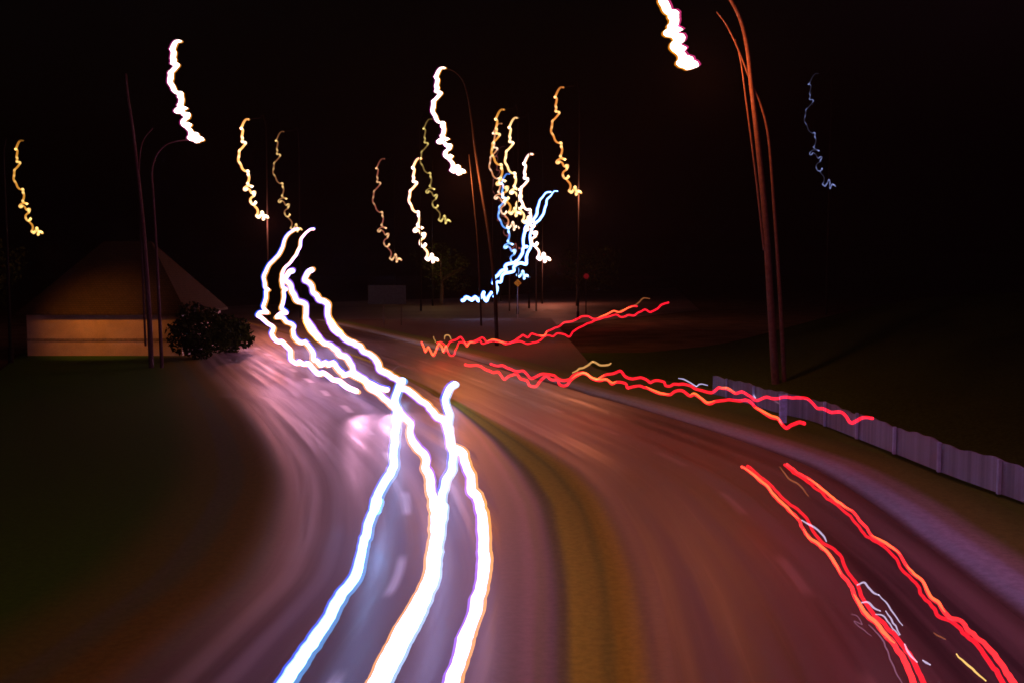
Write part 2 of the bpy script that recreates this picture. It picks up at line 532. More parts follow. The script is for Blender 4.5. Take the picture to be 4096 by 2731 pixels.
WHITE = (3.2, 2.7, 2.3)
SOFT = (2.6, 1.35, 0.55)
AMBER = srgb(255, 190, 70); AMBERB = (1.5, 0.95, 0.28)
def k3(c, s): return tuple(x * s for x in c)
LAMP_GROUP = 'street lamps whose lights draw wavy lines in the dark'
LAMPS = [
 # start, end, Y, width px, line colour, bead colour, rims, post dx(m), posts drawn as dark, label
 ((92, 564), (170, 934), 55, 7.5, k3(srgb(205, 140, 50), .9), (1.3, .85, .25), [(-1.5, 0, srgb(90, 45, 15))], -1.2,
  'thin amber street lamp light standing before the orange lit garage wall'),
 ((718, 166), (806, 560), 52, 17, WHITE, (3.6,3.1,2.8), [(-5, 0, srgb(150, 40, 110)), (5, 2, srgb(200, 120, 30))], None,
  'thick white wavy street lamp light beside the pinkish lamp post on the left'),
 ((996, 479), (1072, 872), 95, 8.5, (1.5,.75,.22), (2.6,2.0,1.3), [(-2, 0, srgb(150, 70, 20))], 1.5,
  'white and orange wavy street lamp light right of the thick white one on the left'),
 ((1136, 528), (1208, 921), 110, 5.5, srgb(125, 80, 50), (1.0, .62, .22), None, 1.5,
  'thin brownish street lamp light whose end touches the top of a headlight trail'),
 ((1539, 637), (1606, 1042), 180, 5.5, srgb(140, 75, 60), (1.0, .55, .25), None, 1.6,
  'dim reddish street lamp light above the grey road sign'),
 ((1684, 635), (1751, 1042), 150, 8.5, (2.2,1.4,.65), (3,2.5,2.1), [(-2, 0, srgb(120, 40, 90)), (2, 1, srgb(190, 110, 30))], 1.6,
  'white wavy street lamp light between the dim reddish one and the olive one'),
 ((1728, 478), (1802, 888), 130, 5.5, srgb(120, 95, 50), (.85, .62, .18), None, -1.6,
  'thin olive street lamp light crossing down beside the big white centre light'),
 ((1776, 273), (1855, 690), 66, 13, WHITE, (3.6,3.1,2.8), [(-4, 0, srgb(130, 35, 110)), (4, 1, srgb(220, 140, 40))], None,
  'thick white wavy street lamp light in the upper middle, brown post beside it'),
 ((2017, 440), (2084, 858), 120, 8, srgb(225, 155, 65), (1.7, 1.2, .55), [(-2, 0, srgb(110, 55, 20))], 1.6,
  'golden street lamp light topmost in the tangled cluster'),
 ((2007, 496), (2076, 914), 170, 6, srgb(215, 140, 95), (1.6, 1.1, .75), None, -1.6,
  'thin peach street lamp light woven under the golden one in the tangled cluster'),
 ((2071, 473), (2139, 893), 140, 8, (1.4,.95,.42), (2.4,1.8,1.1), [(-2, 0, srgb(150, 90, 40))], 1.6,
  'cream street lamp light in the middle of the tangled cluster'),
 ((2130, 618), (2199, 1040), 160, 9, (2.3,1.7,1.3), (3,2.6,2.4), [(-2, 0, srgb(120, 50, 100)), (2, 1, srgb(200, 120, 50))], 1.6,
  'white street lamp light with golden hook, right side of the tangled cluster'),
 ((2039, 697), (2116, 1109), 175, 6.5, srgb(110, 165, 225), (.9, 1.5, 2.2), [(-1.5, 0, srgb(20, 60, 170))], -1.6,
  'blue street lamp light at the foot of the tangled cluster'),
 ((2255, 351), (2325, 773), 105, 7.5, srgb(225, 140, 60), (1.6, 1.0, .35), [(-2, 0, srgb(110, 50, 25))], 1.6,
  'orange street lamp light standing alone right of the tangled cluster'),
 ((2706, -178), (2776, 262), 40, 30, WHITE, (3.8,3.3,3.0), [(-7, 3, srgb(220, 130, 20)), (8, -4, srgb(190, 50, 110))], None,
  'thickest white street lamp light at the top edge beside the tall brown lamp post'),
 ((3274, 296), (3342, 747), 120, 3.8, srgb(34, 34, 48), (.16, .19, .42), None, 1.6,
  'faint blue grey street lamp light over the dark hill on the right'),
 ((2018, 588), (2086, 1000), 190, 4.5, srgb(55, 28, 30), srgb(120, 60, 55), None, 1.6,
  'faint dull red street lamp light behind the tangled cluster'),
]
M_POSTS = {1: plain('left_post_paint', (0.034, 0.016, 0.024), .8), 7: plain('far_post_paint', (0.008, 0.0045, 0.004), .8), 14: plain('brown_post_paint', (0.085, 0.042, 0.03), .7)}
def point(name, loc, power, colour, parent, size=0.35):
    l = bpy.data.lights.new(name, 'POINT'); l.energy = power; l.color = colour; l.shadow_soft_size = size
    o = bpy.data.objects.new(name, l); col.objects.link(o)
    o.parent = parent; o.location = tuple(np.array(loc) - np.array(parent.location))
    return o
def spot(name, loc, power, colour, parent, tilt=(0, 0), size=0.35, ang=150):
    l = bpy.data.lights.new(name, 'SPOT'); l.energy = power; l.color = colour; l.shadow_soft_size = size
    l.spot_size = math.radians(ang); l.spot_blend = 1.0
    o = bpy.data.objects.new(name, l); col.objects.link(o)
    o.parent = parent; o.location = tuple(np.array(loc) - np.array(parent.location))
    o.rotation_euler = (math.radians(tilt[0]), math.radians(tilt[1]), 0)
    return o

LIGHTS = {0: (1100, (1, .28, .03)), 1: (110, (1, .20, .30)), 7: (3600, (1, .24, .06)), 14: (1700, (1, .22, .05)), 5: (260, (1, .55, .08)), 13: (4000, (1, .26, .12)), 2: (2600, (1, .24, .16)), 11: (4000, (1, .25, .14))}
for i, (st, en, Y, w, thin, bead, rims, pdx, label) in enumerate(LAMPS):
    core, rim, P = squiggle(st, en, Y, w, thin, bead, rims, bead_size=0.75 if w > 15 else 1.0, sides=12 if w > 12 else 8)
    tip = P[0]
    if pdx is not None:
        root = empty('street_lamp', (tip[0] + pdx, Y + 0.25, -0.1))
        lamp_post(root, (tip[0] + pdx, Y + 0.25, -0.1), (tip[0] + pdx, Y + 0.25, tip[2] - 0.4), tip, 0.10, 0.05, M_DARK)
    elif i == 14:
        b = at(3128, 1570, Y + 0.4)
        root = empty('street_lamp', (b[0], b[1], 0.2))
        mk = lambda pts, r, nm: (lambda Q: (lambda s: (s.tube(Q, np.interp(np.linspace(0, 1, len(Q)), [0, 1], r), 10), s.build(nm, M_POSTS[14], root)))(Shape()))(
            np.array([at(x, y, yy) for x, y, yy in spline([(x, y, Y + 0.4) for x, y in pts], 12)]))
        mk([(3112, 1650), (3100, 1500), (3082, 1200), (3060, 860), (3030, 560), (3004, 330), (2990, 200), (2962, 80), (2910, -20), (2840, -110), (2760, -165), (2716, -176)], (.17, .06), 'post')
        mk([(3140, 1650), (3136, 1500), (3118, 1150), (3098, 850), (3075, 560), (3046, 430), (3010, 345), (2985, 280), (2945, 180), (2905, 100), (2868, 50)], (.10, .03), 'ghost_strand')  # shaken double image of the post, added as a slim tube
        mk([(3056, 1000), (3030, 760), (3005, 560), (2984, 400), (2962, 240), (2940, 160)], (.05, .03), 'ghost_rod')  # another shaken image of the post, added as geometry
    elif i == 1:
        b = at(640, 1450, Y + 0.4)
        root = empty('street_lamp', (b[0], b[1], 0.0))
        mk = lambda pts, r, nm: (lambda Q: (lambda s: (s.tube(Q, np.interp(np.linspace(0, 1, len(Q)), [0, 1], r), 10), s.build(nm, M_POSTS[1], root)))(Shape()))(
            np.array([at(x, y, yy) for x, y, yy in spline([(x, y, Y + 0.4) for x, y in pts], 12)]))
        mk([(648, 1478), (640, 1300), (628, 1050), (614, 800), (608, 690), (622, 630), (652, 590), (690, 570), (760, 560), (800, 562)], (.10, .03), 'arm')
        mk([(606, 1478), (596, 1250), (572, 900), (545, 640), (528, 500), (510, 380), (503, 300)], (.14, .07), 'post')
        mk([(582, 1380), (566, 1000), (556, 720), (560, 620), (574, 560), (610, 515)], (.06, .03), 'ghost_strand')  # blurred echo of the post, added as its own tube
    else:
        b = at(1975, 1200, Y + 0.4)
        root = empty('street_lamp', (b[0], b[1], 0.0))
        mk = lambda pts, r, nm: (lambda Q: (lambda s: (s.tube(Q, np.interp(np.linspace(0, 1, len(Q)), [0, 1], r), 10), s.build(nm, M_POSTS[7], root)))(Shape()))(
            np.array([at(x, y, yy) for x, y, yy in spline([(x, y, Y + 0.4) for x, y in pts], 12)]))
        mk([(1988, 1392), (1978, 1150), (1958, 960), (1925, 760), (1900, 600), (1886, 480), (1870, 380), (1850, 320), (1815, 285), (1780, 274)], (.14, .05), 'post')
        mk([(1925, 1300), (1912, 1000), (1892, 780), (1876, 620)], (.07, .03), 'ghost_rod')  # faint shaken echo of the post, added beside it
    tag(root, label, 'street lamp', LAMP_GROUP)
    o = core.build('lamp_light', LAMP, root, colours=True)
    if rims:
        rim.build('light_rim', LAMP, o, colours=True)
    if i in LIGHTS:
        pw, c = LIGHTS[i]
        end = P[-1] + np.array([0.1, -0.6, -0.5])
        if i == 0:
            spot('lamp_glow', end, pw * 1.9, c, root, (50, -13), .3, 70)
        else:
            point('lamp_glow', end, pw, c, root)

# lamps of the same row that stand beside the bridge, out of the picture
M_HEAD = glow_mat('lantern_glass', (1.0, .55, .35), 12)
for (bx, by, dx, hz, pw, c, lab) in [(10.3, 16.0, -2.6, 11.5, 1500, (1, .22, .62), 'street lamp on the right kerb beside the bridge'),
                                 (-9.0, 14.0, 2.6, 11.5, 380, (1, .19, .30), 'street lamp on the left verge beside the bridge'),
                                 (1.2, 2.0, 0.9, 10.5, 2000, (1, .28, .08), 'street lamp on the median under the bridge edge')]:
    root = empty('street_lamp', (bx, by, 0))
    tip = np.array([bx + dx, by, hz])
    lamp_post(root, (bx, by, 0), (bx, by, hz - .8), tip, 0.11, 0.05, M_STEEL)
    s = Shape(); s.ball(tip + [0, 0, -.08], 0.28, seg=14, rings=8, squash=(1.5, .8, .35)); s.build('lantern', M_HEAD, root)
    point('lamp_glow', tip + [0, 0, -.5], pw, c, root)
    tag(root, lab, 'street lamp', 'street lamps beside the bridge')

# ------------------------------------------------------------------ light trails of the cars
def trail_points(px, z, cap, step=5.0, width=None):
    """photo pixels -> points at lamp height above the road, never farther than about cap metres"""
    Q = spline([(x, y, w) for (x, y), w in zip(px, width)], step)
    out, rad = [], []
    jn = max(4, int(len(Q) * step / 16))
    J = rng.normal(0, 1.5, (jn, 2))
    tt = np.linspace(0, jn - 1, len(Q))
    Q = Q.copy()
    for a_ in (0, 1):
        Q[:, a_] += np.interp(tt, np.arange(jn), J[:, a_])
    for x, y, w in Q:
        r = ray(x, y)
        a = (-r[2] / r[1]) / (H - z); b = 1.0 / cap
        inv = 0.5 * (a + b + math.sqrt((a - b) ** 2 + (0.35 * b) ** 2))
        Yd = 1.0 / inv
        out.append(at(x, y, Yd)); rad.append(w / 2 * Yd / F)
    return np.array(out), np.array(rad)

def lerp_w(px, ws):
    """widths given as [(pixel y, width)] -> one per point"""
    ys = [a for a, _ in ws]; w = [b for _, b in ws]
    return [float(np.interp(p[1], ys, w)) for p in px]

MATS = {}
def gm(name, colour, s, sample=False):
    if name not in MATS: MATS[name] = glow_mat(name, colour, s, sample)
    return MATS[name]

def trail(name, px, z, cap, ws, core_mat, label, cat, group, fringes=(), jitter=0.06, sides=10, step=5.0):
    px = [p for p in px]
    w = [q - 3.0 for q in lerp_w(px, ws)]
    P, R = trail_points(px, z, cap, step, w)
    n = len(P)
    ph = rng.uniform(0, 6.28, 3)
    wob = 1 + jitter * (np.sin(np.arange(n) * 0.21 + ph[0]) + 0.6 * np.sin(np.arange(n) * 0.083 + ph[1]))
    root = empty(name, (P[-1][0], P[-1][1], 0.0))
    tag(root, label, cat, group)
    s = Shape(); s.tube(P, R * wob, sides); s.build('core', core_mat, root)
    for (dx, dy, k, m, wmul) in fringes:
        s = Shape(); s.tube(P + (R * 2 / 30.0)[:, None] * np.array([dx, 0, -dy]), R * wob * wmul, sides); s.build(k, m, root)
    return root

C1 = lambda p: crop(980, 880, 3.136, p)
C2 = lambda p: crop(1080, 1280, 3.137, p)
C3 = lambda p: crop(1480, 1480, 2.613, p)
C4 = lambda p: crop(1000, 2000, 2.138, p)
C5 = lambda p: crop(1800, 740, 3.136, p)
C6 = lambda p: crop(1600, 1150, 2.138, p)
C7 = lambda p: crop(2200, 1350, 1.68, p)
C8 = lambda p: crop(2900, 1800, 1.684, p)

T1 = C1([(670, 118), (630, 118), (590, 140), (550, 180), (515, 220), (490, 290), (460, 360), (437, 410), (412, 450), (360, 510), (310, 560),
         (280, 600), (262, 640), (240, 690), (232, 740), (245, 800), (257, 850), (298, 872), (268, 886), (262, 920), (258, 980), (248, 1040),
         (226, 1090), (250, 1130), (285, 1165), (240, 1163), (190, 1165), (155, 1205), (200, 1222), (245, 1260), (290, 1300), (330, 1320),
         (362, 1345), (345, 1400)]) + C2([(20, 170), (45, 230), (100, 270), (158, 265), (190, 310), (240, 370), (260, 430), (265, 490),
         (300, 520), (345, 548), (380, 524), (420, 552), (480, 530), (530, 590), (580, 650), (620, 682), (670, 660), (730, 700), (790, 740),
         (870, 760), (930, 810), (1000, 850), (1090, 880)])
T2 = C1([(865, 118), (820, 120), (780, 150), (745, 190), (710, 235), (690, 300), (670, 370), (640, 430), (610, 480), (560, 540), (510, 590),
         (490, 640), (470, 700), (455, 750), (465, 800), (480, 850), (520, 876), (488, 890), (488, 950), (480, 1040), (460, 1110), (490, 1140),
         (520, 1168), (470, 1170), (400, 1215), (450, 1212), (510, 1270), (560, 1290), (620, 1335), (600, 1380)]) + C2([(290, 150), (300, 200),
         (340, 260), (400, 282), (440, 272), (465, 310), (520, 370), (545, 420), (545, 490), (590, 512), (640, 560), (690, 527), (740, 562),
         (795, 530), (850, 590), (900, 655), (940, 690), (1000, 668), (1060, 700), (1150, 735), (1230, 772), (1320, 822), (1400, 852), (1468, 868)])
T3 = C1([(595, 645), (560, 648), (530, 700), (503, 760), (540, 782), (575, 830), (588, 900), (620, 950), (650, 1010), (700, 1030), (755, 1062),
         (765, 1120), (760, 1200), (780, 1280), (820, 1360), (870, 1420), (930, 1480)]) + C2([(465, 20), (510, 110), (560, 170), (620, 230),
         (680, 290), (760, 312), (830, 360), (880, 430), (950, 462), (1000, 520), (1035, 580), (1045, 650), (1120, 700), (1200, 760), (1255, 850),
         (1330, 895), (1400, 945), (1480, 1015), (1550, 1080), (1620, 1130), (1680, 1210), (1750, 1275)]) + C3([(425, 560), (424, 650), (440, 730),
         (500, 810), (570, 880), (585, 950), (590, 1020), (620, 1100), (640, 1180), (640, 1260), (662, 1330), (670, 1420), (690, 1500)]) + C4([
         (1588, 120), (1588, 250), (1572, 400), (1560, 520), (1540, 640), (1495, 740), (1440, 850), (1375, 960), (1295, 1100), (1232, 1210),
         (1170, 1330), (1100, 1470), (1055, 1563), (1000, 1680), (950, 1790)])
T4 = C1([(840, 635), (800, 650), (765, 700), (745, 752), (790, 780), (830, 830), (850, 910), (900, 950), (930, 1000), (990, 1020), (1036, 1060),
         (1035, 1130), (1040, 1200), (1070, 1280), (1110, 1360), (1180, 1420)]) + C2([(755, 20), (800, 100), (860, 160), (920, 220), (990, 270),
         (1060, 290), (1130, 340), (1190, 400), (1260, 430), (1320, 490), (1355, 550), (1368, 610), (1430, 650), (1500, 690), (1580, 740)]) + C3([
         (320, 120), (318, 172), (380, 205), (450, 250), (530, 322), (600, 365), (650, 430), (700, 490), (770, 520), (800, 600), (820, 700),
         (850, 790), (920, 830), (970, 880), (985, 950), (1010, 1020), (1050, 1100), (1057, 1180), (1065, 1260), (1110, 1310), (1148, 1400)]) + C4([
         (1958, 40), (1978, 110), (1990, 190), (2000, 300), (1998, 420), (2000, 520), (1992, 650), (1976, 740), (1950, 840), (1920, 960),
         (1885, 1060), (1850, 1150), (1822, 1260), (1785, 1380), (1735, 1520), (1722, 1570), (1690, 1680), (1660, 1790)])
A1 = C3([(345, 110), (310, 150), (292, 210), (268, 300), (273, 380), (278, 450), (274, 550), (268, 650), (260, 780), (252, 900), (248, 1000),
         (210, 1090), (150, 1180), (100, 1270), (70, 1350), (50, 1450)]) + C4([(1095, 0), (1060, 90), (1020, 190), (990, 300), (962, 420), (942, 520),
         (925, 600), (880, 690), (800, 790), (740, 880), (702, 960), (650, 1060), (560, 1180), (478, 1300), (388, 1430), (300, 1563), (220, 1680), (140, 1790)])
A2 = C3([(885, 150), (840, 180), (805, 240), (783, 310), (800, 380), (822, 450), (822, 550), (828, 650), (842, 760), (862, 850), (862, 950),
         (845, 1050), (802, 1140), (772, 1230), (755, 1330), (745, 1430)]) + C4([(1652, 40), (1645, 120), (1630, 250), (1605, 400), (1595, 520), (1588, 620),
         (1555, 720), (1500, 850), (1455, 960), (1395, 1080), (1325, 1200), (1250, 1350), (1185, 1480), (1140, 1570), (1080, 1680), (1020, 1790)])
CA = C5([(1260, 90), (1210, 95), (1165, 140), (1130, 195), (1112, 260), (1095, 320), (1075, 390), (1040, 440), (990, 490), (950, 530), (930, 590),
         (910, 650), (920, 720), (935, 768), (975, 776), (932, 798), (905, 860), (875, 920), (840, 960), (780, 985), (720, 1000), (700, 1032),
         (708, 1070), (655, 1080), (600, 1130), (555, 1170), (540, 1230)])
CB = C5([(1345, 80), (1300, 85), (1255, 140), (1220, 190), (1202, 260), (1185, 330), (1165, 390), (1110, 450), (1060, 500), (1030, 560), (1012, 640),
         (1015, 720), (1010, 780), (980, 860), (950, 940), (950, 992), (900, 985), (840, 1000), (800, 1030), (798, 1080), (760, 1098), (700, 1110),
         (650, 1150), (640, 1218), (600, 1215), (580, 1250), (592, 1300), (575, 1360), (558, 1400)])
CC = C5([(150, 1445), (180, 1440), (210, 1412), (270, 1445), (320, 1405), (360, 1450), (395, 1385), (415, 1345), (425, 1400), (460, 1455),
         (488, 1400), (510, 1345)])

blue = gm('blue_light', srgb(35, 90, 235), 1.1)
orange = gm('orange_light', srgb(250, 165, 70), 1.0)
violet = gm('violet_light', srgb(150, 90, 230), 1.0)
cool = gm('cool_headlight', (0.24, 0.45, 1.0), 4.4, True)
warm = gm('warm_headlight', (1.0, 0.45, 0.70), 2.9, True)
pale = gm('pale_headlight', (0.50, 0.48, 1.0), 2.3, True)
icy = gm('icy_light', srgb(190, 235, 255), 1.0)
HG = 'white headlight trails of the oncoming cars'
T1R = trail('headlight_trail', T1, 0.65, 75, [(900, 12), (1100, 16), (1330, 19), (1560, 24)], warm,
      'white headlight trail, outer left one of the bend, dropping in zigzags to the pink sheen', 'light trail', HG,
      [(-11, -5, 'blue_fringe', blue, 1.0), (15, 6, 'orange_fringe', orange, .85)])
T2R = trail('headlight_trail', T2, 0.65, 75, [(900, 12), (1100, 16), (1330, 19), (1560, 24)], warm,
      'thin white headlight trail starting at a hook just right of the outer left one', 'light trail', HG,
      [(-13, 6, 'orange_fringe', orange, .9), (7, -9, 'blue_fringe', blue, .98)])
trail('headlight_trail', T3, 0.65, 75, [(1080, 23), (1560, 25), (1800, 32), (2150, 44), (2731, 50)], pale,
      'thick white headlight trail with an orange left edge, middle of the near road', 'light trail', HG,
      [(-9, 3, 'orange_fringe', orange, 1.0), (5, -7, 'violet_fringe', violet, .98)])
trail('headlight_trail', T4, 0.65, 75, [(1080, 23), (1560, 26), (1800, 34), (2150, 46), (2731, 64)], pale,
      'thick white headlight trail, rightmost of the near road, bowing out beside the median', 'light trail', HG,
      [(9, -4, 'orange_fringe', orange, 1.0), (-7, 4, 'violet_fringe', violet, .98)])
trail('headlight_trail', A1, 0.65, 75, [(1500, 26), (1800, 32), (2200, 36), (2731, 54)], cool,
      'bluish white headlight trail, leftmost on the near road, kinked and running off the bottom edge', 'light trail', HG,
      [(-10, -4, 'blue_fringe', blue, 1.0), (11, 5, 'blue_fringe', gm('pale_blue_light', srgb(70, 140, 205), 1.0), 1.0), (-4, -2, 'inner_band', icy, .98)], jitter=0.03)
trail('headlight_trail', A2, 0.65, 75, [(1500, 27), (1800, 31), (2200, 36), (2731, 50)], cool,
      'bluish white headlight trail with a curled tip that merges into the orange edged middle one', 'light trail', HG,
      [(-10, -4, 'blue_fringe', blue, 1.0), (9, 2, 'blue_fringe', gm('sky_blue_light', srgb(160, 200, 250), 1.0), 1.0)], jitter=0.03)
trail('headlight_trail', CA, 0.65, 110, [(760, 8), (830, 13), (1100, 15)], cool,
      'far white headlight trail on the left of the pair coming down from the lamp cluster', 'light trail', HG,
      [(-8, -4, 'blue_fringe', blue, 1.0)], step=3)
trail('headlight_trail', CB, 0.65, 110, [(760, 7), (830, 12), (1100, 15)], cool,
      'far white headlight trail on the right of the pair coming down from the lamp cluster', 'light trail', HG,
      [(-7, -4, 'blue_fringe', blue, 1.0)], step=3)
trail('headlight_trail', CC, 0.65, 110, [(1160, 15), (1200, 16)], cool,
      'short ragged white headlight trail lying level in the distance', 'light trail', HG,
      [(-5, -7, 'blue_fringe', blue, 1.0)], step=3)

# the beams of the car where the outer left pair of trails ends, and its light on the way there
for tr in (T1R, T2R):
    e = tr.location
    spot('beam', (e[0], e[1], 1.0), 470, (1.0, .44, .72), tr, (0, 0), 0.15, 75).rotation_euler = (math.radians(-79), 0, math.radians(34))
Pm, _ = trail_points(T1, 0.65, 75, 5.0, [10] * len(T1))
for fr_, pw in ((.46, 44), (.54, 54), (.62, 64), (.70, 64), (.78, 58), (.86, 50), (.94, 44)):
    q = Pm[int(fr_ * (len(Pm) - 1))]
    point('car_lamp', (q[0] - .7, q[1] - 1.0, 1.5), pw, (1.0, .44, .72), T1R, .5)

# tail lights
F1 = C6([(2295, 132), (2250, 140), (2200, 180), (2140, 210), (2100, 188), (2050, 205), (2000, 238), (1950, 235), (1890, 256), (1840, 236), (1740, 255),
         (1660, 285), (1590, 315), (1530, 345), (1480, 375), (1452, 415), (1400, 400), (1350, 390), (1310, 416), (1260, 402), (1230, 420), (1190, 450),
         (1160, 470), (1090, 475), (1030, 453), (980, 460), (900, 480), (840, 450), (790, 455), (710, 475), (690, 450), (640, 470), (600, 468),
         (570, 502), (545, 470), (500, 470), (480, 510), (460, 570), (430, 578), (410, 545), (395, 500), (370, 550), (352, 500), (320, 468)])
F2 = C6([(2030, 155), (1980, 160), (1920, 195), (1870, 215), (1830, 204), (1790, 220), (1740, 245), (1690, 265), (1650, 265), (1610, 245), (1560, 245),
         (1510, 270), (1450, 290), (1400, 300), (1360, 330), (1310, 350), (1260, 375), (1230, 415), (1180, 405), (1130, 393), (1100, 420), (1050, 405),
         (1010, 425), (970, 460), (910, 476), (860, 465), (800, 450), (740, 460), (700, 428), (650, 456), (600, 460), (560, 470), (520, 424),
         (480, 445), (430, 465), (400, 507), (370, 478), (340, 465), (320, 500), (300, 550), (280, 580), (260, 543), (240, 508), (215, 550), (203, 508), (183, 462)])
M1 = C6([(560, 650), (600, 662), (660, 655), (720, 690), (780, 715), (840, 720), (890, 776), (940, 750), (1000, 735), (1030, 780), (1090, 790),
         (1110, 826), (1160, 838), (1210, 780), (1255, 755), (1290, 780), (1350, 785), (1365, 822), (1420, 832), (1470, 775), (1520, 743), (1580, 733),
         (1640, 770), (1700, 790), (1760, 783), (1812, 816), (1850, 803), (1930, 820), (1950, 852), (2020, 838), (2100, 850), (2170, 880), (2240, 902)]) + C7([
         (800, 384), (840, 358), (890, 352), (940, 386), (970, 378), (1020, 410), (1060, 440), (1110, 425), (1200, 415), (1270, 422), (1335, 420),
         (1380, 465), (1420, 490), (1480, 525), (1530, 540), (1560, 580), (1590, 600), (1630, 580), (1665, 565), (1710, 573)])
M2 = C6([(775, 650), (820, 665), (880, 660), (940, 695), (1000, 715), (1060, 715), (1110, 760), (1140, 770), (1200, 740), (1260, 735), (1320, 750),
         (1370, 785), (1420, 786), (1480, 750), (1540, 725), (1590, 728), (1640, 770), (1690, 786), (1750, 745), (1820, 735), (1880, 713), (1930, 755),
         (1990, 780), (2080, 768), (2130, 802), (2180, 788), (2250, 800), (2280, 836)]) + C7([(860, 308), (940, 318), (1000, 350), (1085, 366),
         (1140, 336), (1190, 338), (1245, 370), (1290, 363), (1340, 390), (1385, 416), (1440, 400), (1510, 408), (1570, 395), (1640, 402), (1710, 398),
         (1750, 425), (1790, 465), (1850, 480), (1890, 500), (1950, 496), (1990, 530), (2020, 566), (2060, 558), (2110, 532), (2165, 540)])
N1A = C8([(110, 105), (200, 170), (280, 240), (350, 320), (420, 390), (490, 455), (530, 530), (570, 590), (640, 640), (700, 695), (740, 760),
          (780, 830), (840, 890), (870, 970), (910, 1040), (960, 1110), (1020, 1160), (1070, 1230), (1140, 1300), (1200, 1390), (1240, 1480),
          (1270, 1568), (1300, 1660), (1330, 1760)])
N1B = C8([(150, 100), (220, 160), (290, 215), (360, 290), (430, 355), (500, 405), (560, 470), (600, 550), (660, 620), (730, 660), (780, 710),
          (805, 780), (850, 850), (890, 900), (920, 980), (970, 1060), (1010, 1120), (1070, 1160), (1120, 1220), (1180, 1290), (1240, 1370),
          (1290, 1460), (1340, 1568), (1380, 1660), (1420, 1760)])
N2A = C8([(420, 92), (480, 140), (560, 190), (630, 240), (700, 300), (780, 360), (850, 405), (900, 460), (945, 510), (985, 570), (1050, 610),
          (1120, 650), (1180, 700), (1220, 770), (1270, 830), (1330, 880), (1360, 940), (1390, 990), (1440, 1030), (1480, 1090), (1520, 1125),
          (1580, 1140), (1640, 1200), (1700, 1260), (1760, 1310), (1820, 1380), (1880, 1460), (1930, 1540), (1980, 1620), (2040, 1730)])
N2B = C8([(400, 95), (460, 145), (540, 200), (610, 255), (690, 320), (770, 380), (830, 430), (880, 490), (925, 545), (970, 590), (1040, 630),
          (1100, 675), (1150, 730), (1190, 800), (1250, 860), (1300, 910), (1320, 970), (1370, 1020), (1410, 1070), (1440, 1120), (1500, 1140),
          (1560, 1180), (1620, 1240), (1690, 1300), (1750, 1380), (1810, 1460), (1860, 1540), (1900, 1620), (1960, 1730)])
red = gm('red_light', srgb(255, 20, 38), 1.0)
coral = gm('coral_light', srgb(255, 52, 48), 1.0)
deep = gm('deep_red_light', srgb(215, 12, 36), 1.0)
flame = gm('flame_light', srgb(255, 120, 48), 1.1)
TG = 'red tail light trails of the departing cars'
def hot(px, pick):
    return [p for p in px]
def tail_trail(pts, z, cap, ws, label, spots, two=None):
    """spots: stretches (fractions of the length) where the brake light burns orange"""
    root = trail('taillight_trail', pts, z, cap, ws, coral if two else red, label, 'light trail', TG, [(2, 7, 'red_fringe', deep, 1.05)], jitter=0.04, step=4)
    w = lerp_w(pts, ws)
    n = len(pts)
    for a, b in spots:
        i0, i1 = int(a * (n - 1)), max(int(a * (n - 1)) + 2, int(b * (n - 1)))
        seg = pts[i0:i1 + 1]; sw = [q * 0.62 for q in w[i0:i1 + 1]]
        if len(seg) < 2: continue
        sw[0] *= .3; sw[-1] *= .3
        P, R = trail_points([(x, y - 0.22 * q) for (x, y), q in zip(seg, sw)], z + 0.1, cap, 4, [q * 1.05 for q in sw])
        s = Shape(); s.tube(P, R, 10); s.build('orange_glow', flame, root)
    if two:
        P, R = trail_points(two, z, cap, 4, lerp_w(two, [(a, b * .8) for a, b in ws]))
        s = Shape(); s.tube(P, R, 10); s.build('second_lamp', red, root)
    return root
tail_trail(F1, 0.8, 120, [(1200, 9.5), (1420, 9)], 'far red tail light trail reaching farthest right in the distance', [(.74, .80), (.92, 1.0)])
tail_trail(F2, 0.8, 120, [(1200, 9), (1420, 10)], 'far red tail light trail crossing over its twin, with orange knots at the left end', [(.04, .16), (.36, .42), (.54, .62), (.84, 1.0)])
tail_trail(M1, 1.25, 80, [(1440, 12), (1560, 13), (1700, 16)], 'middle red tail light trail, lower of two, ending before the blue marker post', [(.38, .50), (.58, .64), (.70, .78), (.86, .94)])
tail_trail(M2, 1.35, 80, [(1440, 12), (1560, 13), (1700, 15)], 'middle red tail light trail, upper of two, ending over the pale fence', [(.28, .36), (.62, .66)])
tail_trail(N1A, 0.8, 80, [(1860, 14), (2300, 18), (2731, 29)], 'near red tail light trail with orange glow, left of the two at the bottom right', [(.03, .24), (.28, .52), (.58, .8)], N1B)
tail_trail(N2A, 0.8, 80, [(1860, 13), (2300, 16), (2731, 28)], 'near red tail light trail next to the right kerb, outermost at the bottom right', [(.1, .24), (.34, .42), (.46, .66)], N2B)

